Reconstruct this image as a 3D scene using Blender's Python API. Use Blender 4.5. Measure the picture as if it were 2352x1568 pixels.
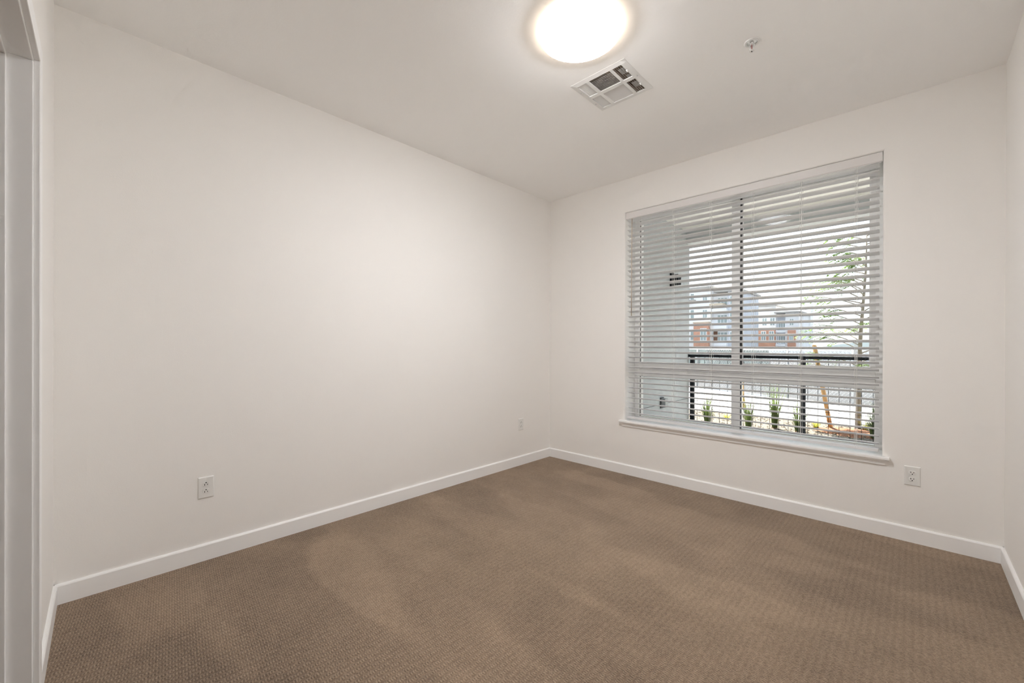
import bpy, bmesh, math, random
from mathutils import Vector, Matrix, Euler
for o in list(bpy.data.objects): bpy.data.objects.remove(o, do_unlink=True)
SC = bpy.context.scene
C = SC.collection
R = math.radians

# ------------------------------------------------------------------ camera
CAM_LOC = (2.8224, -3.5233, 1.1915)
F_PX = 954.46
cd = bpy.data.cameras.new('camera'); cam = bpy.data.objects.new('camera', cd); C.objects.link(cam)
cd.sensor_fit = 'HORIZONTAL'; cd.sensor_width = 36.0; cd.lens = F_PX / 2352 * 36.0
cd.shift_y = 10.8 / 2352; cd.clip_start = 0.01; cd.clip_end = 600
yaw, pitch, roll = -0.7663, -0.0013, 0.0027
fw = Vector((math.sin(yaw)*math.cos(pitch), math.cos(yaw)*math.cos(pitch), math.sin(pitch)))
rt = Vector((math.cos(yaw), -math.sin(yaw), 0)); up = rt.cross(fw)
rt, up = rt*math.cos(roll)+up*math.sin(roll), -rt*math.sin(roll)+up*math.cos(roll)
M = Matrix((rt, up, -fw)).transposed().to_4x4(); M.translation = CAM_LOC
cam.matrix_world = M
SC.camera = cam

# ------------------------------------------------------------------ world, sun, exposure
world = bpy.data.worlds.new('hazy_sky'); SC.world = world; world.use_nodes = True
wn = world.node_tree.nodes; wl = world.node_tree.links
bg = wn['Background']; bg.inputs['Strength'].default_value = 1.6
tc = wn.new('ShaderNodeTexCoord'); sx = wn.new('ShaderNodeSeparateXYZ'); rp = wn.new('ShaderNodeValToRGB')
wl.new(tc.outputs['Generated'], sx.inputs[0]); wl.new(sx.outputs['Z'], rp.inputs[0]); wl.new(rp.outputs[0], bg.inputs['Color'])
rp.color_ramp.elements[0].position = 0.0; rp.color_ramp.elements[0].color = (0.96, 0.97, 1.0, 1)
rp.color_ramp.elements[1].position = 0.7; rp.color_ramp.elements[1].color = (0.72, 0.84, 1.0, 1)
sd = bpy.data.lights.new('sun', 'SUN'); sun = bpy.data.objects.new('sun', sd); C.objects.link(sun)
sd.energy = 21.0; sd.angle = R(0.6); sd.color = (1.0, 0.95, 0.88)
sun.rotation_euler = Vector((0.6, -0.8, -1.73)).to_track_quat('-Z', 'Y').to_euler()
LAMP = 85.0           # ceiling fitting in the room
WARM = (1.0, 0.995, 1.01)
vs = SC.view_settings
vs.view_transform = 'Standard'; vs.look = 'None'; vs.exposure = 0.2; vs.gamma = 1.0; vs.use_curve_mapping = False
SC.display_settings.display_device = 'sRGB'
SC.cycles.max_bounces = 10; SC.cycles.diffuse_bounces = 9; SC.cycles.glossy_bounces = 2; SC.cycles.transparent_max_bounces = 12
SC.cycles.use_adaptive_sampling = True; SC.cycles.adaptive_threshold = 0.12; SC.cycles.adaptive_min_samples = 12
SC.cycles.use_denoising = True

# ------------------------------------------------------------------ materials
def lin(r, g, b):
    f = lambda c: (c/255/12.92) if c <= 10 else ((c/255+0.055)/1.055)**2.4
    return (f(r), f(g), f(b), 1)
MATS = {}
def mat(name, col, rough=0.6, metal=0.0, bump=None, var=None, spec=None, scale=None, sub=None):
    """col: linear rgb. bump=(scale, strength, distance); var=(scale, amount)"""
    m = bpy.data.materials.new(name); m.use_nodes = True
    n = m.node_tree.nodes; l = m.node_tree.links; b = n['Principled BSDF']
    b.inputs['Base Color'].default_value = (*col[:3], 1); b.inputs['Roughness'].default_value = rough
    b.inputs['Metallic'].default_value = metal
    if spec is not None: b.inputs['Specular IOR Level'].default_value = spec
    t = n.new('ShaderNodeTexCoord')
    if bump:
        nz = n.new('ShaderNodeTexNoise'); nz.inputs['Scale'].default_value = bump[0]; nz.inputs['Detail'].default_value = 4
        l.new(t.outputs['Object'], nz.inputs['Vector'])
        bp = n.new('ShaderNodeBump'); bp.inputs['Strength'].default_value = bump[1]; bp.inputs['Distance'].default_value = bump[2]
        l.new(nz.outputs[0], bp.inputs['Height']); l.new(bp.outputs[0], b.inputs['Normal'])
    if var:
        nz = n.new('ShaderNodeTexNoise'); nz.inputs['Scale'].default_value = var[0]; nz.inputs['Detail'].default_value = 5
        l.new(t.outputs['Object'], nz.inputs['Vector'])
        r = n.new('ShaderNodeValToRGB'); a = var[1]
        r.color_ramp.elements[0].position = 0.3; r.color_ramp.elements[1].position = 0.7
        r.color_ramp.elements[0].color = (*[c*(1-a) for c in col[:3]], 1)
        r.color_ramp.elements[1].color = (*[min(1, c*(1+a)) for c in col[:3]], 1)
        l.new(nz.outputs[0], r.inputs[0]); l.new(r.outputs[0], b.inputs['Base Color'])
    MATS[name] = m
    return m
mat('wall_paint', (0.885, 0.87, 0.845), 0.75, bump=(160, 0.12, 0.002))
mat('ceiling_paint', (0.955, 0.955, 0.95), 0.85, bump=(130, 0.12, 0.002))
mat('trim_paint', (0.92, 0.92, 0.915), 0.38)
mat('vinyl', (0.86, 0.86, 0.85), 0.35)
mat('slat_vinyl', (0.72, 0.72, 0.73), 0.42)
mat('valance_vinyl', (0.76, 0.74, 0.73), 0.45)
mat('cord', (0.82, 0.82, 0.80), 0.8)
mat('gasket', (0.03, 0.032, 0.035), 0.6)
mat('wand', (0.55, 0.46, 0.38), 0.3)
mat('plate_plastic', (0.80, 0.80, 0.78), 0.3)
mat('slot_dark', (0.01, 0.01, 0.01), 0.8)
mat('metal_white', (0.80, 0.80, 0.79), 0.4)
mat('duct_dark', (0.42, 0.34, 0.27), 0.7, var=(20, 0.3))
mat('steel', (0.6, 0.6, 0.6), 0.35, metal=0.9)
mat('bulb_red', (0.30, 0.03, 0.03), 0.15)
mat('rail_black', (0.012, 0.014, 0.018), 0.75, spec=0.2)
mat('stucco', (0.46, 0.48, 0.495), 0.9, bump=(220, 0.5, 0.004), var=(9, 0.05))
mat('stucco_white', (0.70, 0.69, 0.665), 0.9, bump=(220, 0.4, 0.004))
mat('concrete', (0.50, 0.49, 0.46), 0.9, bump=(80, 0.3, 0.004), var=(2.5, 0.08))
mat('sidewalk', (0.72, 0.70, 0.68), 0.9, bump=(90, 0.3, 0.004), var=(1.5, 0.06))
mat('pebble', (0.17, 0.142, 0.11), 0.9, bump=(45, 1.0, 0.03), var=(38, 0.45))
mat('dirt', (0.05, 0.05, 0.053), 0.95, bump=(8, 0.5, 0.05), var=(0.7, 0.2))
mat('mulch', (0.28, 0.12, 0.06), 0.95, bump=(60, 1, 0.03), var=(45, 0.5))
mat('galvanised', (0.36, 0.37, 0.38), 0.5, metal=0.3)
mat('screen_mesh', (0.16, 0.19, 0.19), 0.9, var=(3, 0.25))
mat('bark', (0.28, 0.24, 0.19), 0.9, bump=(60, 0.6, 0.01), var=(14, 0.25))
mat('stake_wood', (0.60, 0.36, 0.165), 0.75, bump=(40, 0.3, 0.004), var=(9, 0.18))
mat('b_white', (0.90, 0.91, 0.92), 0.9, var=(0.5, 0.05))
mat('b_grey', (0.60, 0.63, 0.68), 0.9, var=(0.5, 0.06))
mat('b_pale', (0.82, 0.84, 0.86), 0.9)
mat('b_brick', (0.60, 0.33, 0.23), 0.9, var=(1.2, 0.12))
mat('b_roof', (0.42, 0.40, 0.37), 0.8)
mat('b_tan', (0.66, 0.57, 0.45), 0.8)
mat('b_glass', (0.34, 0.41, 0.41), 0.15)
mat('b_door', (0.20, 0.10, 0.06), 0.6)
mat('hill', (0.62, 0.66, 0.62), 1.0, var=(0.05, 0.1))
mat('hall_paint', (0.74, 0.66, 0.60), 0.8)

def carpet():
    m = bpy.data.materials.new('carpet'); m.use_nodes = True
    n = m.node_tree.nodes; l = m.node_tree.links; b = n['Principled BSDF']
    b.inputs['Roughness'].default_value = 0.95; b.inputs['Specular IOR Level'].default_value = 0.1
    b.inputs['Sheen Weight'].default_value = 0.15; b.inputs['Sheen Roughness'].default_value = 0.6
    t = n.new('ShaderNodeTexCoord')
    def math_(op, a, c=None):
        k = n.new('ShaderNodeMath'); k.operation = op
        for i, v in enumerate((a, c)):
            if v is None: continue
            if isinstance(v, (int, float)): k.inputs[i].default_value = v
            else: l.new(v, k.inputs[i])
        return k.outputs[0]
    # wobble the coordinates a little so that the tufts are not ruled
    wob = n.new('ShaderNodeTexNoise'); wob.inputs['Scale'].default_value = 60; wob.inputs['Detail'].default_value = 2
    l.new(t.outputs['Object'], wob.inputs['Vector'])
    ws = n.new('ShaderNodeVectorMath'); ws.operation = 'SCALE'; ws.inputs['Scale'].default_value = 0.0028
    l.new(wob.outputs['Color'], ws.inputs[0])
    wa = n.new('ShaderNodeVectorMath'); wa.operation = 'ADD'; l.new(t.outputs['Object'], wa.inputs[0]); l.new(ws.outputs[0], wa.inputs[1])
    s = n.new('ShaderNodeSeparateXYZ'); l.new(wa.outputs[0], s.inputs[0])
    col = math_('SINE', math_('MULTIPLY', s.outputs['X'], 2*math.pi/0.0265))      # columns
    col01 = math_('MULTIPLY', math_('ADD', col, 1.0), 0.5)
    # ribs across each column, staggered per column
    idx = math_('FLOOR', math_('DIVIDE', s.outputs['X'], 0.0265))
    rib = math_('SINE', math_('ADD', math_('MULTIPLY', s.outputs['Y'], 2*math.pi/0.0095), math_('MULTIPLY', idx, 2.1)))
    rib01 = math_('MULTIPLY', math_('ADD', rib, 1.0), 0.5)
    pat = math_('MULTIPLY', math_('POWER', col01, 0.7), math_('ADD', 0.35, math_('MULTIPLY', rib01, 0.65)))
    pat2 = math_('ADD', math_('MULTIPLY', col01, math_('SUBTRACT', rib01, 0.5)), math_('MULTIPLY', col01, 0.16))  # for the colour: gaps between loops darkened as their self-shadow
    fine = n.new('ShaderNodeTexNoise'); fine.inputs['Scale'].default_value = 340; fine.inputs['Detail'].default_value = 3; fine.inputs['Roughness'].default_value = 0.7
    l.new(t.outputs['Object'], fine.inputs['Vector'])
    tuft = n.new('ShaderNodeTexVoronoi'); tuft.inputs['Scale'].default_value = 210
    l.new(t.outputs['Object'], tuft.inputs['Vector'])
    tcol = n.new('ShaderNodeSeparateColor'); l.new(tuft.outputs['Color'], tcol.inputs[0])
    hgt = math_('ADD', math_('MULTIPLY', pat, 0.8), math_('ADD', math_('MULTIPLY', fine.outputs[0], 0.9), math_('ADD', math_('MULTIPLY', tuft.outputs['Distance'], -0.5), math_('MULTIPLY', tcol.outputs[1], 0.35))))
    bp = n.new('ShaderNodeBump'); bp.inputs['Strength'].default_value = 0.8; bp.inputs['Distance'].default_value = 0.006
    l.new(hgt, bp.inputs['Height']); l.new(bp.outputs[0], b.inputs['Normal'])
    # yarn colour and painted self-shadow between loops, nap brushed in long vacuum strokes
    so = n.new('ShaderNodeSeparateXYZ'); l.new(t.outputs['Object'], so.inputs[0])
    mp = n.new('ShaderNodeMapping'); mp.inputs['Scale'].default_value = (0.9, 3.2, 1.0); mp.inputs['Rotation'].default_value = (0, 0, R(8))
    l.new(t.outputs['Object'], mp.inputs[0])
    nap = n.new('ShaderNodeTexVoronoi'); nap.feature = 'SMOOTH_F1'; nap.inputs['Smoothness'].default_value = 0.25; nap.inputs['Scale'].default_value = 1.1; nap.inputs['Randomness'].default_value = 1.0
    frz = n.new('ShaderNodeTexNoise'); frz.inputs['Scale'].default_value = 9; frz.inputs['Detail'].default_value = 5; l.new(t.outputs['Object'], frz.inputs['Vector'])
    fs = n.new('ShaderNodeVectorMath'); fs.operation = 'SCALE'; fs.inputs['Scale'].default_value = 0.22; l.new(frz.outputs['Color'], fs.inputs[0])
    fa = n.new('ShaderNodeVectorMath'); fa.operation = 'ADD'; l.new(mp.outputs[0], fa.inputs[0]); l.new(fs.outputs[0], fa.inputs[1])
    l.new(fa.outputs[0], nap.inputs['Vector'])
    sc_ = n.new('ShaderNodeSeparateColor'); l.new(nap.outputs['Color'], sc_.inputs[0])
    blot = n.new('ShaderNodeTexNoise'); blot.inputs['Scale'].default_value = 2.4; blot.inputs['Detail'].default_value = 6; blot.inputs['Roughness'].default_value = 0.65
    l.new(t.outputs['Object'], blot.inputs['Vector'])
    f = math_('ADD', math_('MULTIPLY', sc_.outputs[0], 0.18), math_('ADD', math_('MULTIPLY', blot.outputs[0], 0.42), math_('ADD', math_('MULTIPLY', pat2, 0.42), math_('ADD', math_('MULTIPLY', fine.outputs[0], 0.34), math_('MULTIPLY', tcol.outputs[0], 0.28)))))
    r = n.new('ShaderNodeValToRGB'); l.new(f, r.inputs[0])
    r.color_ramp.elements[0].position = 0.30; r.color_ramp.elements[0].color = (0.150, 0.102, 0.066, 1)
    r.color_ramp.elements[1].position = 0.95; r.color_ramp.elements[1].color = (0.50, 0.365, 0.25, 1)
    l.new(r.outputs[0], b.inputs['Base Color'])
    MATS['carpet'] = m
carpet()
def glass():
    m = bpy.data.materials.new('window_glass'); m.use_nodes = True
    n = m.node_tree.nodes; l = m.node_tree.links; n.remove(n['Principled BSDF'])
    out = n['Material Output']; tr = n.new('ShaderNodeBsdfTransparent'); gl = n.new('ShaderNodeBsdfGlossy'); mx = n.new('ShaderNodeMixShader'); fr = n.new('ShaderNodeFresnel')
    tr.inputs['Color'].default_value = (0.955, 0.97, 0.965, 1); gl.inputs['Roughness'].default_value = 0.0; fr.inputs['IOR'].default_value = 1.12
    l.new(fr.outputs[0], mx.inputs[0]); l.new(tr.outputs[0], mx.inputs[1]); l.new(gl.outputs[0], mx.inputs[2]); l.new(mx.outputs[0], out.inputs[0])
    MATS['window_glass'] = m
glass()
def leafmat(name, col, a):
    m = mat(name, col, 0.6, var=(5, a)); n = m.node_tree.nodes; l = m.node_tree.links
    tr = n.new('ShaderNodeBsdfTranslucent'); mx = n.new('ShaderNodeMixShader'); mx.inputs[0].default_value = 0.5
    src = n['Principled BSDF'].inputs['Base Color'].links[0].from_socket
    l.new(src, tr.inputs['Color']); l.new(n['Principled BSDF'].outputs[0], mx.inputs[1]); l.new(tr.outputs[0], mx.inputs[2]); l.new(mx.outputs[0], n['Material Output'].inputs[0])
leafmat('leaf', (0.15, 0.235, 0.055), 0.35); leafmat('leaf_far', (0.2, 0.28, 0.09), 0.35); leafmat('grass_blade', (0.13, 0.18, 0.05), 0.45); leafmat('grass_yellow', (0.42, 0.42, 0.07), 0.3)
def emit(name, col, s):
    m = bpy.data.materials.new(name); m.use_nodes = True; b = m.node_tree.nodes['Principled BSDF']
    b.inputs['Base Color'].default_value = (0.85, 0.85, 0.85, 1); b.inputs['Emission Color'].default_value = (*col, 1); b.inputs['Emission Strength'].default_value = s
    MATS[name] = m
emit('lamp_opal', WARM, LAMP); emit('lamp_rim', (1.0, 0.82, 0.64), 4.6)

# ------------------------------------------------------------------ mesh helpers
class MB:
    def __init__(s): s.v = []; s.f = []
    def quad(s, *p):
        i = len(s.v); s.v += [tuple(q) for q in p]; s.f.append(tuple(range(i, i+len(p)))); return s
    def box(s, x0, x1, y0, y1, z0, z1, m=None):
        P = [(x0,y0,z0),(x1,y0,z0),(x1,y1,z0),(x0,y1,z0),(x0,y0,z1),(x1,y0,z1),(x1,y1,z1),(x0,y1,z1)]
        if m is not None: P = [tuple(m @ Vector(p)) for p in P]
        i = len(s.v); s.v += P
        for q in ((0,3,2,1),(4,5,6,7),(0,1,5,4),(1,2,6,5),(2,3,7,6),(3,0,4,7)): s.f.append(tuple(i+k for k in q))
        return s
    def prism(s, prof, a, b, axis):
        """profile of 2-D points swept along an axis; prof lies in the other two axes in order"""
        def pt(p, t):
            if axis == 'x': return (t, p[0], p[1])
            if axis == 'y': return (p[0], t, p[1])
            return (p[0], p[1], t)
        i = len(s.v); n = len(prof)
        s.v += [pt(p, a) for p in prof] + [pt(p, b) for p in prof]
        for k in range(n): s.f.append((i+k, i+(k+1) % n, i+n+(k+1) % n, i+n+k))
        s.f.append(tuple(i+k for k in range(n))[::-1]); s.f.append(tuple(i+n+k for k in range(n)))
        return s
    def tube(s, pts, rad, n=6):
        pts = [Vector(p) for p in pts]; rings = []
        if not hasattr(rad, '__len__'): rad = [rad]*len(pts)
        for k, p in enumerate(pts):
            d = (pts[min(k+1, len(pts)-1)] - pts[max(k-1, 0)]).normalized()
            u = d.cross(Vector((0.31, 0.17, 0.93)) if abs(d.z) < 0.9 else Vector((1, 0.1, 0))).normalized(); w = d.cross(u)
            i = len(s.v); rings.append(i)
            for j in range(n):
                a = 2*math.pi*j/n; s.v.append(tuple(p + (u*math.cos(a)+w*math.sin(a))*rad[k]))
        for a, b in zip(rings, rings[1:]):
            for j in range(n): s.f.append((a+j, a+(j+1) % n, b+(j+1) % n, b+j))
        s.f.append(tuple(rings[0]+j for j in range(n))[::-1]); s.f.append(tuple(rings[-1]+j for j in range(n)))
        return s
    def lathe(s, prof, n=48, c=(0, 0, 0)):
        """prof: list of (radius, z)"""
        i = len(s.v)
        for (r, z) in prof:
            for j in range(n):
                a = 2*math.pi*j/n; s.v.append((c[0]+r*math.cos(a), c[1]+r*math.sin(a), c[2]+z))
        for k in range(len(prof)-1):
            for j in range(n): s.f.append((i+k*n+j, i+k*n+(j+1) % n, i+(k+1)*n+(j+1) % n, i+(k+1)*n+j))
        return s
    def build(s, name, material, parent=None, smooth=False, bevel=0, loc=None, seg=2, weld=False):
        me = bpy.data.meshes.new(name); me.from_pydata(s.v, [], s.f)
        bm = bmesh.new(); bm.from_mesh(me)
        if weld: bmesh.ops.remove_doubles(bm, verts=bm.verts, dist=1e-6)
        if not getattr(s, 'keep', False): bmesh.ops.recalc_face_normals(bm, faces=bm.faces)
        if bevel: bmesh.ops.bevel(bm, geom=[e for e in bm.edges if len(e.link_faces) == 2 and e.calc_face_angle(0) > 0.6], offset=bevel, segments=seg, affect='EDGES', profile=0.5)
        bm.to_mesh(me); bm.free()
        me.materials.append(MATS[material])
        if smooth:
            for p in me.polygons: p.use_smooth = True
        o = bpy.data.objects.new(name, me); C.objects.link(o)
        if loc: o.location = loc
        if parent: o.parent = parent
        return o
def empty(name, loc=(0, 0, 0), rz=0.0):
    o = bpy.data.objects.new(name, None); C.objects.link(o); o.location = loc; o.rotation_euler = (0, 0, rz); o.empty_display_size = 0.1
    return o
def tag(o, label, cat=None, group=None, kind=None):
    if label: o['label'] = label
    if cat: o['category'] = cat
    if group: o['group'] = group
    if kind: o['kind'] = kind
    return o
def struct(o, label=None): o['kind'] = 'structure'; return tag(o, label) if label else o
def copy_tree(o, parent=None):
    c = o.copy(); C.objects.link(c); c.parent = parent
    for ch in list(o.children): copy_tree(ch, c)
    return c

# ================================================================== ROOM SHELL
H = 2.743; W = 3.1908; L = 3.608
BK = lambda x: -L - 0.025*x              # the back wall runs a degree out of square
OX0, OX1, OZ0, OZ1 = 0.893, 2.688, 0.500, 2.431     # window opening
WT = 0.30                                # outer wall thickness
struct(MB().box(-0.15, W+0.15, -L-0.25, 0.02, -0.2, 0.0).build('floor', 'carpet'), 'beige brown loop pile carpet with vacuum marks')
VX, VY, VH = 1.522, -1.314, 0.157          # air register centre, half size of its hole
cm_ = MB()
for (xa, xb, ya, yb) in ((-0.15, VX-VH, -L-0.25, WT), (VX+VH, W+0.15, -L-0.25, WT), (VX-VH, VX+VH, -L-0.25, VY-VH), (VX-VH, VX+VH, VY+VH, WT)): cm_.box(xa, xb, ya, yb, H, H+0.2)
struct(cm_.build('ceiling', 'ceiling_paint'), 'off white ceiling with fine orange peel texture')
struct(MB().box(-0.15, 0.0, -L-0.25, WT, 0.0, H).build('wall_left', 'wall_paint'), 'long plain off white wall with two outlets')
struct(MB().box(W, W+0.15, -L-0.25, WT, 0.0, H).build('wall_right', 'wall_paint'), 'off white wall at the right edge')
# window wall: four blocks round the opening become one mesh, inner edges rounded
wb = MB()
def wall_with_hole(x0, x1, z0, z1, hx0, hx1, hz0, hz1, ya, yb, r=0.012, seg=5):
    """front face at ya, back at yb, bullnosed front edge round the hole (left, right, top)"""
    m = MB()
    # rounded profile of the reveal edge: (inset from the hole edge, depth)
    prof = [(r*(1-math.sin(a)), r*(1-math.cos(a))) for a in [k*math.pi/2/seg for k in range(seg+1)]]  # (r,0) .. (0,r)
    rings = []
    for ins, dep in prof + [(0.0, yb-ya)]:
        rings.append([(hx0-ins, ya+dep, hz0-ins), (hx1+ins, ya+dep, hz0-ins), (hx1+ins, ya+dep, hz1+ins), (hx0-ins, ya+dep, hz1+ins)])
    for a, b in zip(rings, rings[1:]):
        for k in range(4): m.quad(a[k], a[(k+1) % 4], b[(k+1) % 4], b[k])
    out = [(x0, ya, z0), (x1, ya, z0), (x1, ya, z1), (x0, ya, z1)]
    for k in range(4): m.quad(out[k], out[(k+1) % 4], rings[0][(k+1) % 4], rings[0][k])
    ob = [(p[0], yb, p[2]) for p in out]
    for k in range(4): m.quad(ob[k], ob[(k+1) % 4], rings[-1][(k+1) % 4], rings[-1][k]); m.quad(out[k], out[(k+1) % 4], ob[(k+1) % 4], ob[k])
    return m
struct(wall_with_hole(0.0, W, 0.0, H, OX0, OX1, OZ0-0.02, OZ1, 0.0, WT).build('wall_front', 'wall_paint', weld=True), 'off white wall around the window')
# back wall with the doorway
DX0, DX1, DZ = 0.811, 1.640, 2.092       # clear opening between jambs
JT = 0.018                               # jamb board thickness
def back_block(m, xa, xb, za, zb, t=0.11):
    m.prism([(xa, BK(xa)), (xb, BK(xb)), (xb, BK(xb)-t), (xa, BK(xa)-t)], za, zb, 'z')
m = MB(); back_block(m, 0.0, DX0-JT, 0, H); back_block(m, DX1+JT, W, 0, H); back_block(m, DX0-JT, DX1+JT, DZ+JT, H)
struct(m.build('wall_back', 'wall_paint'), 'off white wall with the doorway at the left edge')
# door frame
dr = struct(empty('door_1', (DX0, BK(DX0), 0)), 'white painted doorway at the left edge')
def dpart(name, mm, bevel=0.0025):
    o = mm.build(name, 'trim_paint', bevel=bevel); o.parent = dr; o.matrix_parent_inverse = Matrix.Translation(-Vector(dr.location)); return o
JY0 = BK(DX0); JD = 0.118
dpart('jamb', MB().box(DX0-JT, DX0, JY0-JD, JY0+0.001, 0, DZ))
dpart('jamb', MB().box(DX1, DX1+JT, BK(DX1)-JD, BK(DX1)+0.001, 0, DZ))
dpart('head_jamb', MB().prism([(DX0-JT, BK(DX0-JT)+0.001), (DX1+JT, BK(DX1+JT)+0.001), (DX1+JT, BK(DX1)-JD), (DX0-JT, BK(DX0)-JD)], DZ, DZ+JT, 'z'))
dpart('door_stop', MB().box(DX0, DX0+0.011, JY0-0.100, JY0-0.054, 0, DZ-0.011), 0.002)
dpart('door_stop', MB().box(DX1-0.011, DX1, BK(DX1)-0.100, BK(DX1)-0.054, 0, DZ-0.011), 0.002)
dpart('door_stop', MB().prism([(DX0, BK(DX0)-0.054), (DX1, BK(DX1)-0.054), (DX1, BK(DX1)-0.100), (DX0, BK(DX0)-0.100)], DZ-0.011, DZ, 'z'), 0.002)
CW, CT = 0.060, 0.0160
def casing(xa, xb, za, zb): return MB().prism([(xa, BK(xa)+CT), (xb, BK(xb)+CT), (xb, BK(xb)+0.0002), (xa, BK(xa)+0.0002)], za, zb, 'z')
dpart('casing', casing(DX0-0.006-CW, DX0-0.006, 0, DZ+0.006+CW))
dpart('casing', casing(DX1+0.006, DX1+0.006+CW, 0, DZ+0.006+CW))
dpart('head_casing', casing(DX0-0.006, DX1+0.006, DZ+0.006, DZ+0.006+CW))
# hall beyond the doorway (only a sliver of it shows)
HY = -L-0.16
struct(MB().box(-0.15, 3.0, -5.4, HY, -0.2, 0.0).build('floor_hall', 'carpet'))
struct(MB().box(-0.15, 3.0, -5.4, HY+0.03, 2.6, 2.7).build('ceiling_hall', 'ceiling_paint'))
struct(MB().box(0.05, 0.15, -5.4, HY, 0.0, 2.6).build('wall_hall_left', 'hall_paint'))
struct(MB().box(2.7, 2.8, -5.4, HY, 0.0, 2.6).build('wall_hall_right', 'hall_paint'))
struct(MB().box(0.05, 2.8, -5.5, -5.4, 0.0, 2.6).build('wall_hall_back', 'hall_paint'))
# baseboards with a small eased top
BH, BT = 0.092, 0.0135
bprof = [(0, 0), (BT, 0), (BT, BH-0.009), (BT-0.003, BH-0.004), (BT-0.0075, BH), (0, BH)]
struct(MB().prism([(p[0], p[1]) for p in bprof], -L+0.0, 0.0, 'y').build('baseboard_left', 'trim_paint'))
struct(MB().prism([(-p[0], p[1]) for p in bprof], 0.0, W, 'x').build('baseboard_front', 'trim_paint'))
struct(MB().prism([(W-p[0], p[1]) for p in bprof], -L-0.06, 0.0, 'y').build('baseboard_right', 'trim_paint'))
def back_base(xa, xb):
    m = MB(); i = 0; n = len(bprof)
    m.v = [(xa, BK(xa)+p[0], p[1]) for p in bprof] + [(xb, BK(xb)+p[0], p[1]) for p in bprof]
    for k in range(n): m.f.append((k, (k+1) % n, n+(k+1) % n, n+k))
    m.f.append(tuple(range(n))[::-1]); m.f.append(tuple(range(n, 2*n))); return m
struct(back_base(0.0, DX0-0.0065-CW).build('baseboard_back', 'trim_paint'))
struct(back_base(DX1+0.0065+CW, W).build('baseboard_back', 'trim_paint'))

# ================================================================== WINDOW
GY = 0.225
win = struct(empty('window_1', (OX0, 0.2, OZ0)), 'wide white vinyl window of four lights behind a blind')
def wpart(name, mm, material='vinyl', bevel=0.002):
    o = mm.build(name, material, bevel=bevel); o.parent = win; o.matrix_parent_inverse = Matrix.Translation(-Vector(win.location)); return o
FY0, FY1 = 0.19, 0.285
FL, FR, FT, FB = 0.043, 0.043, 0.040, 0.018
e = 0.0005
wpart('frame_jamb', MB().box(OX0+e, OX0+FL, FY0, FY1, OZ0+e, OZ1-e))
wpart('frame_jamb', MB().box(OX1-FR, OX1-e, FY0, FY1, OZ0+e, OZ1-e))
wpart('frame_head', MB().box(OX0+FL, OX1-FR, FY0, FY1, OZ1-FT, OZ1-e))
wpart('frame_sill', MB().box(OX0+FL, OX1-FR, FY0, FY1, OZ0+e, OZ0+FB))
RZ0, RZ1 = 0.905, 1.035
MX0, MX1 = 1.752, 1.818
wpart('transom', MB().box(OX0+FL, OX1-FR, FY0-0.006, FY1, RZ0, (RZ0+RZ1)/2-0.001))
wpart('transom', MB().box(OX0+FL, OX1-FR, FY0-0.006, FY1, (RZ0+RZ1)/2+0.001, RZ1))
wpart('mullion', MB().box(MX0, MX1-0.004, FY0+0.004, FY1-0.004, RZ1, OZ1-FT))
wpart('mullion', MB().box(MX0, MX1-0.004, FY0+0.004, FY1-0.004, OZ0+FB, RZ0))
# sliding sash of the upper right light
SX0, SX1, SZ0, SZ1 = MX1+0.009, OX1-FR, RZ1, OZ1-FT
sh = wpart('sash', MB().box(SX1-0.028, SX1, FY0+0.015, FY1-0.03, SZ0, SZ1).box(SX0, SX1-0.028, FY0+0.015, FY1-0.03, SZ0, SZ0+0.012).box(SX0, SX1-0.028, FY0+0.015, FY1-0.03, SZ1-0.012, SZ1))
lights = [(OX0+FL, MX0, RZ1, OZ1-FT), (SX0, SX1-0.028, SZ0+0.012, SZ1-0.012), (OX0+FL, MX0, OZ0+FB, RZ0), (MX1-0.004, OX1-FR, OZ0+FB, RZ0)]
for k, (a, b, c, d) in enumerate(lights):
    p = wpart('pane', MB().box(a-0.002, b+0.002, GY-0.002, GY+0.002, c-0.002, d+0.002), 'window_glass', 0)
    g = 0.006; y0_, y1_ = GY-0.012, GY-0.003
    wpart('glazing_bead', MB().box(a+g, b-g, y0_, y1_, c, c+g).box(b-g, b, y0_, y1_, c, d), 'vinyl', 0)
    wpart('gasket', MB().box(a, a+g, y0_, y1_, c, d), 'gasket' if k != 1 else 'vinyl', 0)
    wpart('gasket', MB().box(a+g, b-g, y0_, y1_, d-g, d), 'gasket' if k == 1 else 'vinyl', 0)
wpart('weatherstrip', MB().box(MX1-0.004, MX1+0.009, FY0+0.006, GY+0.012, RZ1, OZ1-FT), 'gasket', 0)
# stool and apron
st = struct(empty('trim_1', (OX0, 0, OZ0)), 'white moulded window sill with apron')
def spart(name, mm, bevel):
    o = mm.build(name, 'trim_paint', bevel=bevel, seg=3); o.parent = st; o.matrix_parent_inverse = Matrix.Translation(-Vector(st.location)); return o
m = MB(); SL, SR, SN = OX0-0.048, OX1+0.036, -0.034
m.prism([(SL, SN), (SR, SN), (SR, -0.0002), (OX1-e, -0.0002), (OX1-e, FY0), (OX0+e, FY0), (OX0+e, -0.0002), (SL, -0.0002)], OZ0-0.019, OZ0, 'z')
spart('stool', m, 0.004)
m = MB(); AZ0, AZ1 = OZ0-0.019-0.034, OZ0-0.0192
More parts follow.
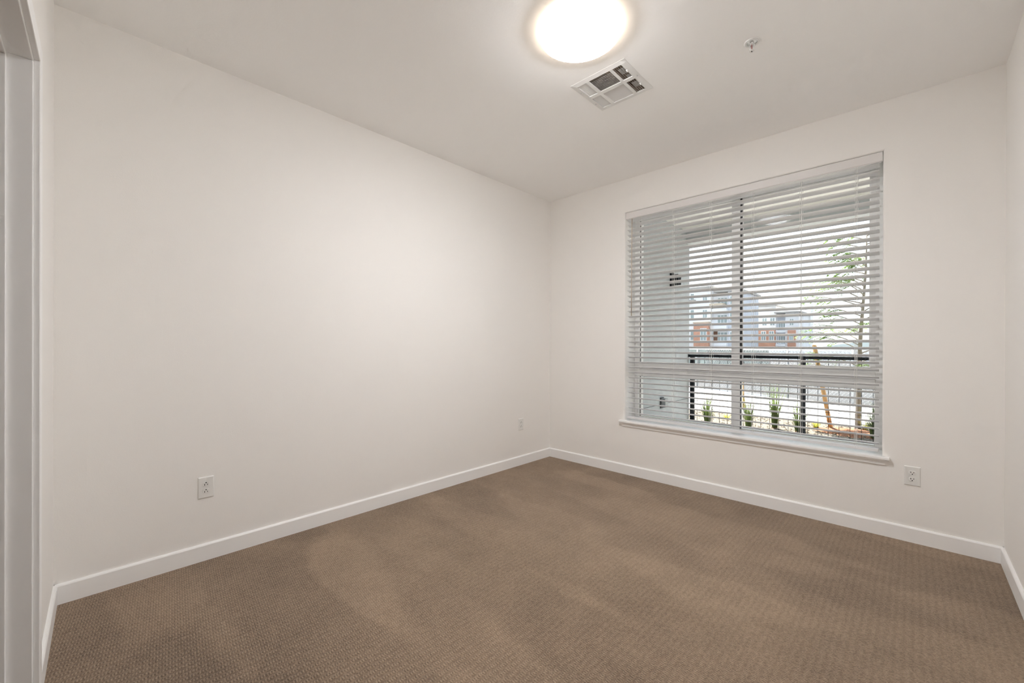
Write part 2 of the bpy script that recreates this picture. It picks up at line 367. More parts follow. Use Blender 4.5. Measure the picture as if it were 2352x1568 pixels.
# mitred-return apron, cove profile
ap = [(-0.0002, AZ1), (-0.027, AZ1), (-0.027, AZ1-0.006), (-0.020, AZ1-0.010), (-0.014, AZ1-0.019), (-0.011, AZ0+0.004), (-0.011, AZ0), (-0.0002, AZ0)]
n = len(ap); XL, XR = SL+0.010, SR-0.006
m.v = [(XL+0.027+p[0], p[0], p[1]) for p in ap] + [(XR-0.027-p[0], p[0], p[1]) for p in ap]
for k in range(n): m.f.append((k, (k+1) % n, n+(k+1) % n, n+k))
m.f.append(tuple(range(n))[::-1]); m.f.append(tuple(range(n, 2*n)))
spart('apron', m, 0)

# ================================================================== BLIND
bl = tag(empty('window_blind', ((OX0+OX1)/2, 0.045, OZ1)), 'white two inch faux wood venetian blind hanging in the window', 'blind')
def bpart(name, mm, material, bevel=0.0, smooth=False, parent=None):
    o = mm.build(name, material, bevel=bevel, smooth=smooth); o.parent = parent or bl
    o.matrix_parent_inverse = Matrix.Translation(-Vector(bl.location)) if parent is None else Matrix.Translation(-Vector(bl.location))
    return o
VX0, VX1 = OX0+0.006, OX1-0.003
bpart('valance', MB().prism([(0.000, OZ1-0.058), (0.000, OZ1-0.008), (0.003, OZ1-0.003), (0.010, OZ1-0.003), (0.010, OZ1-0.063), (0.003, OZ1-0.063)], VX0, VX1, 'x'), 'valance_vinyl')
bpart('headrail', MB().box(OX0+0.010, OX1-0.010, 0.016, 0.070, OZ1-0.050, OZ1-0.004), 'slat_vinyl', 0.002)
BX0, BX1 = OX0+0.012, OX1-0.018          # slat ends
PITCH, NS = 0.0471, 39
LADX = [1.037, 1.339, 1.646, 1.951, 2.252, 2.556]
SY0, SY1 = 0.014, 0.064                   # slat depth
ZTOP = 2.358
def slat_mesh():
    ys = [SY0, SY0+0.011, SY0+0.0225, SY0+0.0275, SY0+0.039, SY1]
    crown = lambda y: 0.0045*(1-((y-(SY0+SY1)/2)/0.025)**2)
    xs = [BX0]
    for x in LADX: xs += [x-0.008, x+0.008]
    xs.append(BX1)
    cells = set()
    for i in range(len(xs)-1):
        for j in range(len(ys)-1):
            if i % 2 == 1 and j == 2: continue          # routed cord hole
            cells.add((i, j))
    t = 0.0028; m = MB()
    P = lambda i, j, s: (xs[i], ys[j], crown(ys[j]) + s*t/2)
    for (i, j) in cells:
        m.quad(P(i,j,1), P(i+1,j,1), P(i+1,j+1,1), P(i,j+1,1)); m.quad(P(i,j,-1), P(i,j+1,-1), P(i+1,j+1,-1), P(i+1,j,-1))
        for (di, dj, a, b) in ((-1,0,(i,j),(i,j+1)), (1,0,(i+1,j),(i+1,j+1)), (0,-1,(i,j),(i+1,j)), (0,1,(i,j+1),(i+1,j+1))):
            if (i+di, j+dj) not in cells: m.quad(P(*a,1), P(*b,1), P(*b,-1), P(*a,-1))
    me = m.build('slat', 'slat_vinyl', weld=True)
    return me
TILT = R(-18)
s0 = slat_mesh(); s0.parent = bl
rnd = random.Random(4)
for k in range(NS):
    o = s0 if k == 0 else s0.copy()
    if k: C.objects.link(o); o.parent = bl
    cy = (SY0+SY1)/2
    z = ZTOP - k*PITCH
    t = TILT + rnd.uniform(-0.6, 0.6)*R(1)
    o.matrix_parent_inverse = Matrix.Translation(-Vector(bl.location))
    o.rotation_euler = (t, 0, rnd.uniform(-0.0004, 0.0004))
    o.location = (0, cy-cy*math.cos(t), z - cy*math.sin(t))
ZB = 0.528
br = bpart('bottom_rail', MB().box(BX0, BX1, SY0, SY1, ZB-0.010, ZB+0.010), 'slat_vinyl', 0.003)
for x in LADX:
    bpart('rail_button', MB().lathe([(0.0, -0.013), (0.006, -0.013), (0.007, -0.010), (0.007, -0.008)], 12, (x, (SY0+SY1)/2, ZB)), 'plate_plastic', smooth=True, parent=None)
    lad = MB()
    for y in (SY0-0.002, SY1+0.002):
        lad.tube([(x-0.006, y, ZB), (x-0.006, y, OZ1-0.055)], 0.0008, 4); lad.tube([(x+0.006, y, ZB), (x+0.006, y, OZ1-0.055)], 0.0008, 4)
    bpart('ladder_cord', lad, 'cord')
    bpart('lift_cord', MB().tube([(x, (SY0+SY1)/2, ZB), (x, (SY0+SY1)/2, OZ1-0.055)], 0.0009, 4), 'cord')
bpart('tilt_wand', MB().tube([(0.958, 0.006, OZ1-0.065), (0.955, 0.004, 1.47)], 0.004, 8), 'wand', smooth=True)

# ================================================================== OUTLETS
def outlet(label, loc, rz, ground_up):
    r = tag(empty('electrical_outlet', loc, rz), label, 'outlet', 'white wall outlets')
    m = MB(); w, h, d, s = 0.0368, 0.0585, 0.0062, 0.004
    m.v = [(-w,0,-h),(w,0,-h),(w,0,h),(-w,0,h),(-w,-0.002,-h),(w,-0.002,-h),(w,-0.002,h),(-w,-0.002,h),(-w+s,-d,-h+s),(w-s,-d,-h+s),(w-s,-d,h-s),(-w+s,-d,h-s)]
    m.f = [(0,1,2,3),(8,11,10,9)] + [(a, a+4, (a+1) % 4+4, (a+1) % 4) for a in range(4)] + [(4+a, 8+a, 8+(a+1) % 4, 4+(a+1) % 4) for a in range(4)]
    m.build('cover_plate', 'plate_plastic', r)
    MB().tube([(0, -d+0.001, 0), (0, -d-0.0012, 0)], 0.003, 10).build('screw', 'metal_white', r)
    for sgn in (1, -1):
        zc = 0.0195*sgn; pr = []
        for a in range(24):
            t = 2*math.pi*a/24; pr.append((0.0172*math.cos(t), max(-0.0125, min(0.0125, 0.0172*math.sin(t)))))
        rc = MB().prism([(p[0], p[1]+zc) for p in pr], -d+0.001, -d-0.0016, 'y').build('receptacle', 'plate_plastic', r, bevel=0.0006, seg=1)
        q = 1 if ground_up else -1
        MB().box(-0.0078, -0.0050, -d-0.0019, -d-0.0010, zc-q*0.0035-0.0045, zc-q*0.0035+0.0045).build('slot', 'slot_dark', rc)
        MB().box(0.0052, 0.0078, -d-0.0019, -d-0.0010, zc-q*0.0035-0.0036, zc-q*0.0035+0.0036).build('slot', 'slot_dark', rc)
        MB().tube([(0, -d-0.0010, zc+q*0.0070), (0, -d-0.0019, zc+q*0.0070)], 0.0030, 10).build('slot', 'slot_dark', rc)
    return r
outlet('white outlet low on the long left wall, nearest the doorway', (0.0, -3.039, 0.402), R(90), True)
outlet('small white outlet on the left wall close to the far corner', (0.0, -0.462, 0.405), R(90), True)
outlet('white outlet below the right end of the window sill', (2.826, 0.0, 0.403), 0, False)

# ================================================================== CEILING FITTINGS
LX, LY = 1.645, -1.826
cl = tag(empty('ceiling_light', (LX, LY, H)), 'lit round white flush mount ceiling light', 'ceiling light')
MB().lathe([(0.0, -0.0002), (0.184, -0.0002), (0.186, -0.002), (0.184, -0.004), (0.0, -0.004)], 64).build('base', 'metal_white', cl, smooth=False)
MB().lathe([(0.176, -0.0042), (0.190, -0.0042), (0.1935, -0.009), (0.195, -0.015), (0.195, -0.031), (0.192, -0.033), (0.174, -0.029)], 72).build('rim', 'lamp_rim', cl, smooth=True)
CR, CH = 0.1945, 0.043; SR_ = (CR*CR+CH*CH)/(2*CH)
cap = []
for k in range(13):
    r_ = CR*(1-k/12); cap.append((r_, -0.0315-(math.sqrt(max(0, SR_*SR_-r_*r_))-(SR_-CH))))
dm = MB().lathe(cap, 72).build('diffuser', 'lamp_opal', cl, smooth=True); dm['label'] = 'glowing opal diffuser'

# air register: 0.355 m square, three bands of louvres
vt = tag(empty('ceiling_vent', (VX, VY, H)), 'square white metal air register with three bands of louvers beside the light', 'vent')
def vp(name, mm, material='metal_white', bevel=0.0): 
    return mm.build(name, material, vt, bevel=bevel)
hs = 0.177
holes = [(-0.147, -0.093, -0.146, -0.008), (-0.147, -0.093, 0.010, 0.148),      # closed-looking band (left)
         (-0.068, 0.068, -0.144, -0.014), (-0.068, 0.068, 0.022, 0.145)]        # middle band is split in two
# in plan: x bands A [-.147,-.088], B [-.068,.068], C [.085,.143]; y halves [-.146,-.014], [.013,.146]
XB = [(-0.147, -0.088), (-0.068, 0.069), (0.085, 0.143)]; YB = [(-0.147, -0.014), (0.013, 0.146)]
zt, zb_ = -0.0004, -0.006
fr = MB()
xc = [-hs, XB[0][0], XB[0][1], XB[1][0], XB[1][1], XB[2][0], XB[2][1], hs]; yc = [-hs, YB[0][0], YB[0][1], YB[1][0], YB[1][1], hs]
cells = set()
for i in range(7):
    for j in range(5):
        if i in (1, 3, 5) and j in (1, 3): continue
        cells.add((i, j))
def vz(i, j): return -0.0015 if i in (0, 7) or j in (0, 5) else zb_
for (i, j) in cells:
    Q = [(i, j), (i+1, j), (i+1, j+1), (i, j+1)]
    fr.quad(*[(xc[a], yc[b], vz(a, b)) for a, b in Q]); fr.quad(*[(xc[a], yc[b], zt) for a, b in Q][::-1])
    for (di, dj, a, b) in ((-1,0,(i,j),(i,j+1)), (1,0,(i+1,j),(i+1,j+1)), (0,-1,(i,j),(i+1,j)), (0,1,(i,j+1),(i+1,j+1))):
        if (i+di, j+dj) not in cells: fr.quad((xc[a[0]], yc[a[1]], vz(*a)), (xc[b[0]], yc[b[1]], vz(*b)), (xc[b[0]], yc[b[1]], zt), (xc[a[0]], yc[a[1]], zt))
vp('frame', fr)
q = VH-0.0005; zc_ = 0.10
thr = MB()
for P in (((-q,-q,0),(q,-q,0),(q,-q,zc_),(-q,-q,zc_)), ((-q,q,0),(q,q,0),(q,q,zc_),(-q,q,zc_)), ((-q,-q,0),(-q,q,0),(-q,q,zc_),(-q,-q,zc_)), ((q,-q,0),(q,q,0),(q,q,zc_),(q,-q,zc_)), ((-q,-q,zc_),(q,-q,zc_),(q,q,zc_),(-q,q,zc_))): thr.quad(*P)
thr.keep = True
vp('duct_throat', thr, 'duct_dark')
LW = 0.0125
def louver_x(x0, x1, y, ang, w=LW):          # blade running along x
    return MB().box(x0-0.003, x1+0.003, -w/2, w/2, -0.0004, 0.0004, Matrix.Translation((0, y, 0.0005)) @ Matrix.Rotation(ang, 4, 'X'))
def louver_y(y0, y1, x, ang, w=LW):
    return MB().box(-w/2, w/2, y0-0.003, y1+0.003, -0.0004, 0.0004, Matrix.Translation((x, 0, 0.0005)) @ Matrix.Rotation(ang, 4, 'Y'))
for j, (y0, y1) in enumerate(YB):
    for k in range(5): vp('louver', louver_y(y0, y1, XB[0][0]+0.0060+k*0.0118, R(-32), 0.0100))
    for k in range(5): vp('louver', louver_y(y0, y1, XB[2][0]+0.0060+k*0.0116, R(52), 0.011))
    nb = 11
    for k in range(nb): vp('louver', louver_x(XB[1][0], XB[1][1], y0+0.0060+k*(y1-y0-0.0120)/(nb-1), R(34) if j == 0 else R(-34), 0.0125 if j == 0 else 0.0104))
    vp('damper_blade', MB().box(XB[2][0]-0.004, XB[2][1]+0.004, y0+(y1-y0)*0.56, y0+(y1-y0)*0.98, 0.0300, 0.0312, None), 'metal_white')
    vp('damper_blade', MB().box(XB[2][0]-0.004, XB[2][1]+0.004, y0+(y1-y0)*0.05, y0+(y1-y0)*0.45, 0.0420, 0.0432, None), 'metal_white')
    vp('damper_lever', MB().box(XB[2][1]+0.002, XB[2][1]+0.006, y0+0.055, y0+0.064, -0.018, -0.006).box(XB[2][1]-0.006, XB[2][1]+0.002, y0+0.058, y0+0.063, -0.008, -0.006), 'metal_white')
for a, b in ((-0.162, -0.08), (0.162, 0.0), (-0.162, 0.08)):
    vp('screw', MB().lathe([(0.0, -0.0075), (0.003, -0.0075), (0.0035, -0.004)], 10, (a, b, 0)), 'steel')

# sprinkler
sp = tag(empty('fire_sprinkler', (2.229, -1.147, H)), 'small white recessed fire sprinkler head with red bulb on the ceiling', 'sprinkler')
MB().lathe([(0.022, -0.0002), (0.036, -0.0002), (0.036, -0.003), (0.032, -0.006), (0.026, -0.0065), (0.0245, -0.004), (0.0235, -0.0005)], 40).build('escutcheon', 'metal_white', sp, smooth=True)
MB().lathe([(0.0, -0.0006), (0.0232, -0.0006), (0.0232, -0.0003), (0.0, -0.0003)], 32).build('cup', 'steel', sp)
MB().lathe([(0.0, -0.010), (0.008, -0.010), (0.009, -0.006), (0.009, -0.0007), (0.0, -0.0007)], 20).build('body', 'metal_white', sp)
MB().tube([(0.008, 0, -0.009), (0.0115, 0, -0.020), (0.009, 0, -0.034), (0.002, 0, -0.042)], 0.0018, 6).tube([(-0.008, 0, -0.009), (-0.0115, 0, -0.020), (-0.009, 0, -0.034), (-0.002, 0, -0.042)], 0.0018, 6).build('yoke', 'metal_white', sp, smooth=True)
MB().lathe([(0.0, -0.036), (0.0017, -0.034), (0.0020, -0.024), (0.0017, -0.013), (0.0, -0.011)], 12).build('bulb', 'bulb_red', sp, smooth=True)
MB().lathe([(0.0, -0.046), (0.012, -0.0455), (0.0125, -0.044), (0.0, -0.043)], 20).build('deflector', 'metal_white', sp)
MB().lathe([(0.0, -0.050), (0.0025, -0.049), (0.003, -0.0462)], 10).build('screw', 'slot_dark', sp)

# ================================================================== PATIO
PX, PY = 0.46, 2.67
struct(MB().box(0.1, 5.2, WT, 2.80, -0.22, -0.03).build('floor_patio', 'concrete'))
struct(MB().box(0.1, 5.2, WT, 2.55, 2.86, 3.0).build('ceiling_patio', 'stucco_white'))
struct(MB().box(0.1, 5.2, 2.55, 2.80, 2.675, 3.0).build('trim_2', 'stucco'))
struct(MB().box(0.1, PX, WT, 2.69, -0.03, 2.86).build('wall_patio_left', 'stucco'))
struct(MB().box(4.9, 5.2, WT, 2.55, -0.03, 2.86).build('wall_patio_right', 'stucco'))
struct(MB().box(-0.3, 6.0, WT, WT+0.02, H+0.2, 3.4).box(W+0.15, 5.2, 0.0, WT, -0.2, 3.0).build('wall_outer', 'stucco'))
jn = MB().box(PX-0.004, PX+0.0015, WT, 2.68, 0.426, 0.432).build('trim_3', 'gasket'); struct(jn)
# wall lamp and weatherproof box on the patio wall
wlmp = tag(empty('wall_sconce', (PX, 2.06, 2.02)), 'black box wall light on the grey patio wall', 'wall light')
MB().box(0.0002, 0.02, -0.06, 0.06, -0.03, 0.17).build('backplate', 'rail_black', wlmp, bevel=0.003)
MB().box(0.02, 0.11, -0.055, 0.055, 0.0, 0.135).build('housing', 'rail_black', wlmp, bevel=0.004)
ob = tag(empty('outdoor_outlet', (PX, 1.76, 0.45)), 'grey weatherproof outlet box low on the patio wall', 'outlet')
MB().box(0.0002, 0.012, -0.05, 0.05, -0.07, 0.07).build('backplate', 'gasket', ob, bevel=0.002)
MB().box(0.012, 0.07, -0.04, 0.04, -0.055, 0.06).build('cover', 'galvanised', ob, bevel=0.006)

# railing: top and bottom rail, posts, welded wire panel (100 mm)
rl = tag(empty('patio_railing', (2.4, PY, -0.03)), 'black metal patio railing with welded wire infill', 'railing')
def rpart(name, mm, bevel=0.0, label=None):
    o = mm.build(name, 'rail_black', bevel=bevel); o.parent = rl; o.matrix_parent_inverse = Matrix.Translation(-Vector(rl.location)); return o
rpart('top_rail', MB().box(PX+0.001, 4.898, PY-0.03, PY+0.03, 1.035, 1.072), 0.004)
rpart('bottom_rail', MB().box(PX+0.001, 4.898, PY-0.02, PY+0.02, 0.075, 0.118), 0.003)
for x in (0.515, 1.852, 3.20, 4.55): rpart('post', MB().box(x-0.027, x+0.027, PY-0.025, PY+0.025, -0.0298, 1.035), 0.003)
x = 0.585
while x < 4.86:
    if min(abs(x-p) for p in (0.515, 1.852, 3.20, 4.55)) > 0.03: rpart('wire', MB().tube([(x, PY, 0.09), (x, PY, 1.04)], 0.003, 6))
    x += 0.1013
for k in range(9): rpart('wire', MB().tube([(PX+0.03, PY-0.004, 0.20+k*0.1016), (4.88, PY-0.004, 0.20+k*0.1016)], 0.003, 6))

# ================================================================== GROUNDS
struct(MB().prism([(8.45, 5.25), (60, 5.25), (60, 160), (-60, 160), (-60, 38.2)], -1.2, -0.125, 'z').build('ground_far', 'dirt'), 'grey asphalt lot beyond the fence')
BED = struct(MB().box(-14, 16, 2.80, 5.25, -0.6, -0.11).build('ground_bed', 'pebble'), 'tan pebble planting bed beyond the railing')
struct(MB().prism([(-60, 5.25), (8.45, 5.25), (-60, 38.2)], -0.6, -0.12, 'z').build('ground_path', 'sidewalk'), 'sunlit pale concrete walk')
mu = MB()
for k in range(2):
    pass
random.seed(11)
def blob_ring(cx, cy, z, rx, ry, h, seed, n=22):
    rr = random.Random(seed); m = MB(); ring = []
    i = 0
    for k in range(n):
        a = 2*math.pi*k/n; f = 1+rr.uniform(-0.18, 0.18); m.v.append((cx+rx*f*math.cos(a), cy+ry*f*math.sin(a), z))
    for k in range(n):
        a = 2*math.pi*k/n; f = 0.6+rr.uniform(-0.1, 0.1); m.v.append((cx+rx*f*math.cos(a), cy+ry*f*math.sin(a), z+h*rr.uniform(0.8, 1.1)))
    m.v.append((cx, cy, z+h))
    for k in range(n): m.f.append((k, (k+1) % n, n+(k+1) % n, n+k)); m.f.append((n+k, n+(k+1) % n, 2*n))
    return m
mo = blob_ring(2.14, 4.55, -0.112, 0.42, 0.40, 0.03, 3).build('mulch', 'mulch', BED); tag(mo, 'reddish bark mulch round the tree base', kind='stuff')

# stones lying in the bed
stp = []
rs = random.Random(21)
def stone(seed):
    bm = bmesh.new(); bmesh.ops.create_icosphere(bm, subdivisions=1, radius=1.0); q = random.Random(seed)
    for v in bm.verts: v.co *= q.uniform(0.75, 1.15)
    me = bpy.data.meshes.new('pebble'); bm.to_mesh(me); bm.free(); me.materials.append(MATS['pebble']); return me
pb = MB()
for k in range(1500):
    x, y, s = rs.uniform(-1.2, 3.6), rs.uniform(2.9, 5.2), rs.uniform(0.012, 0.034)
    a = rs.uniform(0, 6.28); i = len(pb.v)
    for (u, v, w) in ((1,0,0),(0.3,0.9,0),(-0.8,0.6,0),(-0.8,-0.6,0),(0.4,-0.9,0),(0.1,0,0.7)):
        pb.v.append((x+s*(u*math.cos(a)-v*math.sin(a)), y+s*(u*math.sin(a)+v*math.cos(a)), -0.112+s*w+0.004*(w > 0)))
    for t in range(5): pb.f.append((i+t, i+(t+1) % 5, i+5))
tag(pb.build('pebbles', 'pebble', BED), 'tan and white pebbles', kind='stuff')

def grass_clump(name, label, loc, h, spread, n, seed, material, group):
    rr = random.Random(seed); m = MB()
    for k in range(n):
        a = rr.uniform(0, 6.28); hh = h*rr.uniform(0.55, 1.0); sp_ = spread*rr.uniform(0.15, 1.0); w = 0.0045*rr.uniform(0.7, 1.3)
        b0 = Vector((0.04*math.cos(a)*rr.random(), 0.04*math.sin(a)*rr.random(), 0)); d = Vector((math.cos(a), math.sin(a), 0)); s = Vector((-d.y, d.x, 0))*w
        prev = None
        for t in (0, 0.35, 0.7, 1.0):
            c = b0 + d*sp_*t**1.8 + Vector((0, 0, hh*(t-0.16*t*t*(sp_/max(hh, .01)))))
            cur = (c - s*(1-t*0.85), c + s*(1-t*0.85))
            if prev: m.quad(prev[0], prev[1], cur[1], cur[0])
            prev = cur
    m.keep = True
    o = m.build('blades', material); r = empty(name, loc); o.parent = r
    MB().lathe([(0.0, 0.03), (0.03, 0.02), (0.045, 0.0)], 10).build('crown', 'mulch', r)
    return tag(r, label, 'grass', group)
GG = 'ornamental grasses in the planting bed'
grass_clump('ornamental_grass', 'tall green grass clump beside the railing post at the patio wall', (0.36, 3.75, -0.112), 0.62, 0.30, 150, 1, 'grass_blade', GG)
grass_clump('ornamental_grass', 'green grass clump just right of the window mullion', (0.98, 3.75, -0.112), 0.60, 0.22, 140, 2, 'grass_blade', GG)
grass_clump('ornamental_grass', 'tall dark green grass clump midway between mullion and dark railing post', (1.25, 4.15, -0.112), 0.78, 0.24, 150, 3, 'grass_blade', GG)
grass_clump('ornamental_grass', 'green grass clump directly behind the dark middle railing post', (1.58, 4.05, -0.112), 0.55, 0.26, 140, 4, 'grass_blade', GG)
grass_clump('ornamental_grass', 'green grass clump at the right end of the window', (2.44, 4.25, -0.112), 0.55, 0.25, 150, 5, 'grass_blade', GG)
grass_clump('low_plant', 'low yellow green plant left of the window mullion', (0.42, 4.55, -0.112), 0.10, 0.16, 70, 6, 'grass_yellow', 'low yellow plants')
grass_clump('low_plant', 'low yellow green plant right of the dark middle railing post', (1.72, 4.65, -0.112), 0.14, 0.14, 70, 7, 'grass_yellow', 'low yellow plants')
grass_clump('low_plant', 'low yellow green plant at the foot of the young tree', (2.30, 5.0, -0.112), 0.16, 0.13, 70, 8, 'grass_yellow', 'low yellow plants')

# young tree with pinnate leaves
def tree():
    rr = random.Random(5)
    r = tag(empty('young_tree', (2.205, 5.05, -0.112)), 'slender young tree with feathery green leaves outside the window', 'tree')
    trunk = [(0, 0, 0), (0.01, 0, 0.5), (0.015, 0.0, 1.0), (0.03, 0.01, 1.5), (0.06, 0.02, 2.0), (0.09, 0.02, 2.5), (0.10, 0.03, 3.1)]
    MB().tube(trunk, [0.040, 0.034, 0.030, 0.026, 0.02, 0.014, 0.006], 10).build('trunk', 'bark', r, smooth=True)
    leaves = MB()
    def leaflet(p, d, u, s):
        sd_ = d.cross(u).normalized(); w = s*0.30
        leaves.quad(p, p+d*s*0.45+sd_*w, p+d*s, p+d*s*0.45-sd_*w)
    def frond(p, d):
        ln = rr.uniform(0.14, 0.24); n_ = 8; q = p.copy(); d = d.normalized()
        pts = [q.copy()]
        for k in range(n_):
            d = (d + Vector((0, 0, -0.10))).normalized(); q = q + d*ln/n_; pts.append(q.copy())
            side = d.cross(Vector((0, 0, 1))).normalized()
            for sg in (1, -1):
                leaflet(q, (side*sg + d*0.55 + Vector((0, 0, rr.uniform(-0.35, 0.1)))).normalized(), Vector((0, 0, 1)), rr.uniform(0.035, 0.06))
        return pts
    specs = []
    for k in range(34):
        z = 0.85 + 2.2*k/33; a = rr.uniform(0, 6.28) if k % 2 else R(190)+rr.uniform(-0.9, 0.9)
        ln = (0.75 if math.cos(a) < 0 else 0.55)*rr.uniform(0.7, 1.15)*(1.0 if z < 2.3 else 0.7)
        specs.append((z, a, ln))
    for (z, a, ln) in specs:
        i = max(j for j in range(len(trunk)) if trunk[j][2] <= z); t0 = Vector(trunk[i]); t1 = Vector(trunk[min(i+1, len(trunk)-1)])
        f = (z-t0.z)/max(1e-6, (t1.z-t0.z)); base = t0.lerp(t1, f)
        d = Vector((math.cos(a), math.sin(a), rr.uniform(0.35, 0.8))).normalized(); p = base.copy(); pts = [p.copy()]
        n_ = 7
        for k in range(n_):
            d = (d + Vector((rr.uniform(-.12, .12), rr.uniform(-.12, .12), -0.07))).normalized(); p = p + d*ln/n_; pts.append(p.copy())
            if k >= 2:
                for _ in range(2):
                    b = a + rr.uniform(-1.3, 1.3)
                    frond(p, Vector((math.cos(b), math.sin(b), rr.uniform(-0.1, 0.5))))
        MB().tube(pts, [0.009*(1-k/(len(pts)+2)) for k in range(len(pts))], 5).build('branch', 'bark', r, smooth=True)
    leaves.keep = True
    o = leaves.build('foliage', 'leaf', r); o['kind'] = 'stuff'
tree()
def pole(name, label, a, b, rad, material, cat, group=None):
    a = Vector(a); b = Vector(b); r = tag(empty(name, a), label, cat, group); d = b-a
    MB().tube([(0, 0, 0), tuple(d*0.5), tuple(d*0.985), tuple(d)], [rad, rad, rad, rad*0.7], 12).build('pole', material, r, smooth=True)
    tip = d.normalized(); side = tip.cross(Vector((0, 1, 0))).normalized()
    MB().tube([tuple(d*0.86-side*rad*1.05), tuple(d*0.86+side*rad*1.05)], rad*0.30, 8).build('tie_bolt', 'galvanised', r)
    return r
pole('tree_stake', 'leaning orange brown wooden stake beside the young tree', (1.905, 4.72, -0.14), (1.672, 4.78, 1.22), 0.030, 'stake_wood', 'stake', 'wooden tree stakes')
pole('tree_stake', 'short orange brown wooden stake just right of the mullion', (0.30, 6.05, -0.14), (0.24, 6.1, 0.62), 0.035, 'stake_wood', 'stake', 'wooden tree stakes')

# chain link fence, running slightly away to the left
FA = Vector((4.6, 7.1, -0.12)); FBp = Vector((-6.0, 12.2, -0.12)); fdir = (FBp-FA); flen = fdir.length; fdir.normalize()
cf = tag(empty('chain_link_fence', FA, math.atan2(fdir.y, fdir.x)), 'galvanised chain link fence beyond the pale walk', 'fence')
FH = 1.22
for k in range(9):
    x = k*1.5; MB().tube([(x, 0.03, 0), (x, 0.03, FH+0.05)], 0.030, 10).build('post', 'galvanised', cf, smooth=True)
MB().tube([(0, 0.03, FH), (flen, 0.03, FH)], 0.02, 8).build('top_rail', 'galvanised', cf, smooth=True)
ml = 7.2; dm_ = 0.060; cm = MB(); hh = FH-0.06; x = -hh
while x < ml:
    for sg in (1, -1):
        if sg == 1: a, b = (x, 0.05), (x+hh, 0.05+hh)
        else: a, b = (x+hh, 0.05), (x, 0.05+hh)
        pts = []
        # clip to 0..ml
        def cut(p, q, X): t = (X-p[0])/(q[0]-p[0]); return (X, p[1]+(q[1]-p[1])*t)
        p, q = (a, b) if a[0] < b[0] else (b, a)
        if q[0] <= 0 or p[0] >= ml: continue
        if p[0] < 0: p = cut(p, q, 0.0)
        if q[0] > ml: q = cut(p, q, ml)
        cm.tube([(p[0], 0.002*sg, p[1]), (q[0], 0.002*sg, q[1])], 0.0048, 4)
    x += dm_*1.414/1.0
tag(cm.build('wire_mesh', 'galvanised', cf), None, kind='stuff')
MB().box(5.05, flen, -0.012, -0.008, 0.30, FH-0.02).build('privacy_screen', 'screen_mesh', cf)
# low pale wall far behind the fence
struct(MB().box(-30, 12, 45, 45.3, -0.125, 0.86).build('wall_boundary', 'b_white'))

# ================================================================== FAR BUILDINGS
def bldg(name, label, loc):
    r = tag(empty(name, loc), label, 'building', 'apartment buildings across the way'); return r
def part(r, name, material, x0, x1, y0, y1, z0, z1, parent=None):
    o = MB().box(x0, x1, y0, y1, z0, z1).build(name, material); o.parent = parent or r
    o.matrix_parent_inverse = Matrix.Translation(-Vector(r.location)); return o
def window(r, x0, x1, y, z0, z1, n=2, fw_=0.09):
    w = MB().box(x0, x1, y-0.06, y, z0, z1).build('window', 'b_white'); w.parent = r; w.matrix_parent_inverse = Matrix.Translation(-Vector(r.location))
    pw = (x1-x0-fw_*(n+1))/n
    for k in range(n):
        a = x0+fw_+k*(pw+fw_)
        o = MB().box(a, a+pw, y-0.075, y-0.055, z0+fw_, z1-fw_).build('pane', 'b_glass'); o.parent = w
GZ = -0.125
b1 = bldg('apartment_building', 'white and brick three storey apartment building left of the window mullion', (-21, 70, GZ))
part(b1, 'wall_white', 'b_white', -34, -21.6, 70.0, 82, GZ, 10.9)
part(b1, 'brick_bay', 'b_brick', -24.1, -21.66, 69.2, 70.0, GZ, 5.1)
part(b1, 'bay_cap', 'b_tan', -24.2, -21.55, 69.1, 70.0, 5.1, 5.3)
part(b1, 'wall_grey', 'b_pale', -21.6, -19.1, 71.5, 82, GZ, 10.1)
part(b1, 'wall_blue', 'b_grey', -19.1, -17.3, 70.6, 82, GZ, 10.2)
part(b1, 'roof', 'b_roof', -34.4, -21.2, 69.4, 82.4, 10.9, 11.25)
part(b1, 'roof', 'b_roof', -21.2, -17.0, 70.2, 82.4, 10.2, 10.5)
part(b1, 'canopy', 'b_tan', -21.7, -19.6, 69.6, 71.5, 8.0, 8.3)
part(b1, 'canopy', 'b_roof', -26.5, -24.0, 69.0, 70.0, 8.9, 9.15)
for z in (1.2, 4.1, 7.0):
    part(b1, 'balcony_slab', 'b_white', -21.6, -19.1, 69.8, 71.5, z, z+0.45)
    window(b1, -21.0, -19.4, 71.5, z+0.6, z+2.4, 3)
part(b1, 'door', 'b_door', -21.55, -20.95, 71.40, 71.5, 1.8, 3.7)
for z in (2.2, 5.8, 8.6): window(b1, -24.95, -24.25, 70.0, z, z+1.7, 1)
window(b1, -23.0, -21.95, 69.2, 2.1, 4.2, 2); window(b1, -22.9, -22.1, 70.0, 5.9, 7.4, 2); window(b1, -22.9, -22.1, 70.0, 8.4, 9.9, 2)
for z in (2.1, 5.4, 8.0): window(b1, -18.8, -18.2, 70.6, z, z+1.5, 1)
b2 = bldg('apartment_building', 'grey and brick apartment building right of the window mullion', (-16, 85, GZ))
part(b2, 'wall_pale', 'b_pale', -22.5, -19.1, 84.5, 95, GZ, 9.2)
part(b2, 'wall_white', 'b_white', -19.1, -15.2, 85.0, 95, GZ, 8.6)
part(b2, 'brick_bay', 'b_brick', -19.1, -15.2, 84.4, 85.0, GZ, 4.3)
part(b2, 'wall_grey', 'b_grey', -15.2, -13.7, 86.2, 95, GZ, 7.0)
part(b2, 'wall_pale', 'b_pale', -13.7, -11.7, 85.0, 95, GZ, 7.2)
part(b2, 'brick_bay', 'b_brick', -13.3, -12.1, 84.6, 85.0, GZ, 4.1)
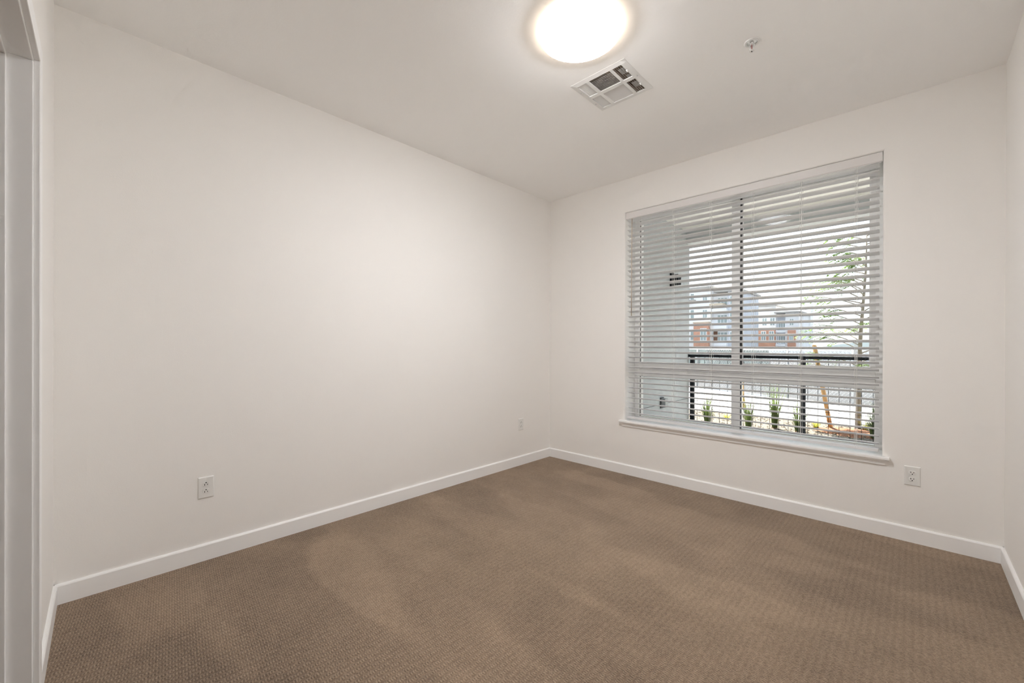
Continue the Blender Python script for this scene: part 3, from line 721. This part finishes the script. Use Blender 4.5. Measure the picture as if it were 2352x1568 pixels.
part(b2, 'wall_back', 'b_white', -18.4, -11.4, 95, 98, GZ, 9.6)
part(b2, 'roof', 'b_roof', -22.9, -18.0, 83.8, 95.3, 9.2, 9.5)
part(b2, 'roof', 'b_roof', -19.1, -15.0, 84.4, 95.3, 8.6, 8.85)
part(b2, 'roof', 'b_roof', -15.3, -11.3, 84.2, 95.3, 7.2, 7.45)
part(b2, 'canopy', 'b_roof', -21.0, -17.9, 83.4, 84.5, 8.1, 8.35)
for z in (1.2, 3.7): part(b2, 'balcony_slab', 'b_white', -15.2, -13.7, 84.8, 86.2, z, z+0.4); window(b2, -15.0, -13.9, 86.2, z+0.5, z+2.1, 3)
for x in (-18.75, -17.43, -16.15): window(b2, x, x+0.80, 84.4, 2.25, 4.0, 2); window(b2, x, x+0.85, 85.0, 5.0, 6.5, 2)
for z in (1.7, 5.1): window(b2, -20.5, -19.75, 84.5, z, z+1.2, 2)
for z in (1.9, 4.9): window(b2, -13.1, -12.4, 84.6 if z < 3 else 85.0, z, z+1.3, 2)

def far_tree(label, loc, rx, h, seed, group):
    rr = random.Random(seed); r = tag(empty('background_tree', loc), label, 'tree', group); m = MB()
    MB().tube([(0, 0, 0), (0, 0, h*0.5)], [0.2, 0.12], 8).build('trunk', 'bark', r)
    for k in range(900):
        a = rr.uniform(0, 6.28); t = rr.random()**0.5; z = h*(0.35+0.65*rr.random()); rad = rx*math.sin(math.pi*min(1, max(0.05, (z/h-0.3)/0.75)))**0.6*t
        c = Vector((rad*math.cos(a), rad*math.sin(a), z)); s = rr.uniform(0.12, 0.25); u = Vector((rr.uniform(-1, 1), rr.uniform(-1, 1), rr.uniform(-1, 1))).normalized(); v = u.orthogonal().normalized()
        m.quad(c-u*s, c+v*s*0.7, c+u*s, c-v*s*0.7)
    m.keep = True; o = m.build('foliage', 'leaf_far', r); o['kind'] = 'stuff'
far_tree('round green tree to the right of the brick buildings', (-16.3, 120, GZ), 1.6, 5.3, 3, 'trees far behind the fence')
hm = MB(); nn = 24
for k in range(nn+1):
    x = -17 + 60*k/nn; z = 1.0 + 2.6*(1-math.exp(-k/4.0)); hm.v += [(x, 150, -1), (x, 150+2*k/nn, z), (x, 158, z*0.9), (x, 158, -1)]
for k in range(nn):
    a = 4*k; b = a+4
    for j in range(3): hm.f.append((a+j, b+j, b+j+1, a+j+1))
struct(hm.build('ground_hill', 'hill', smooth=True), 'pale distant rise of ground')
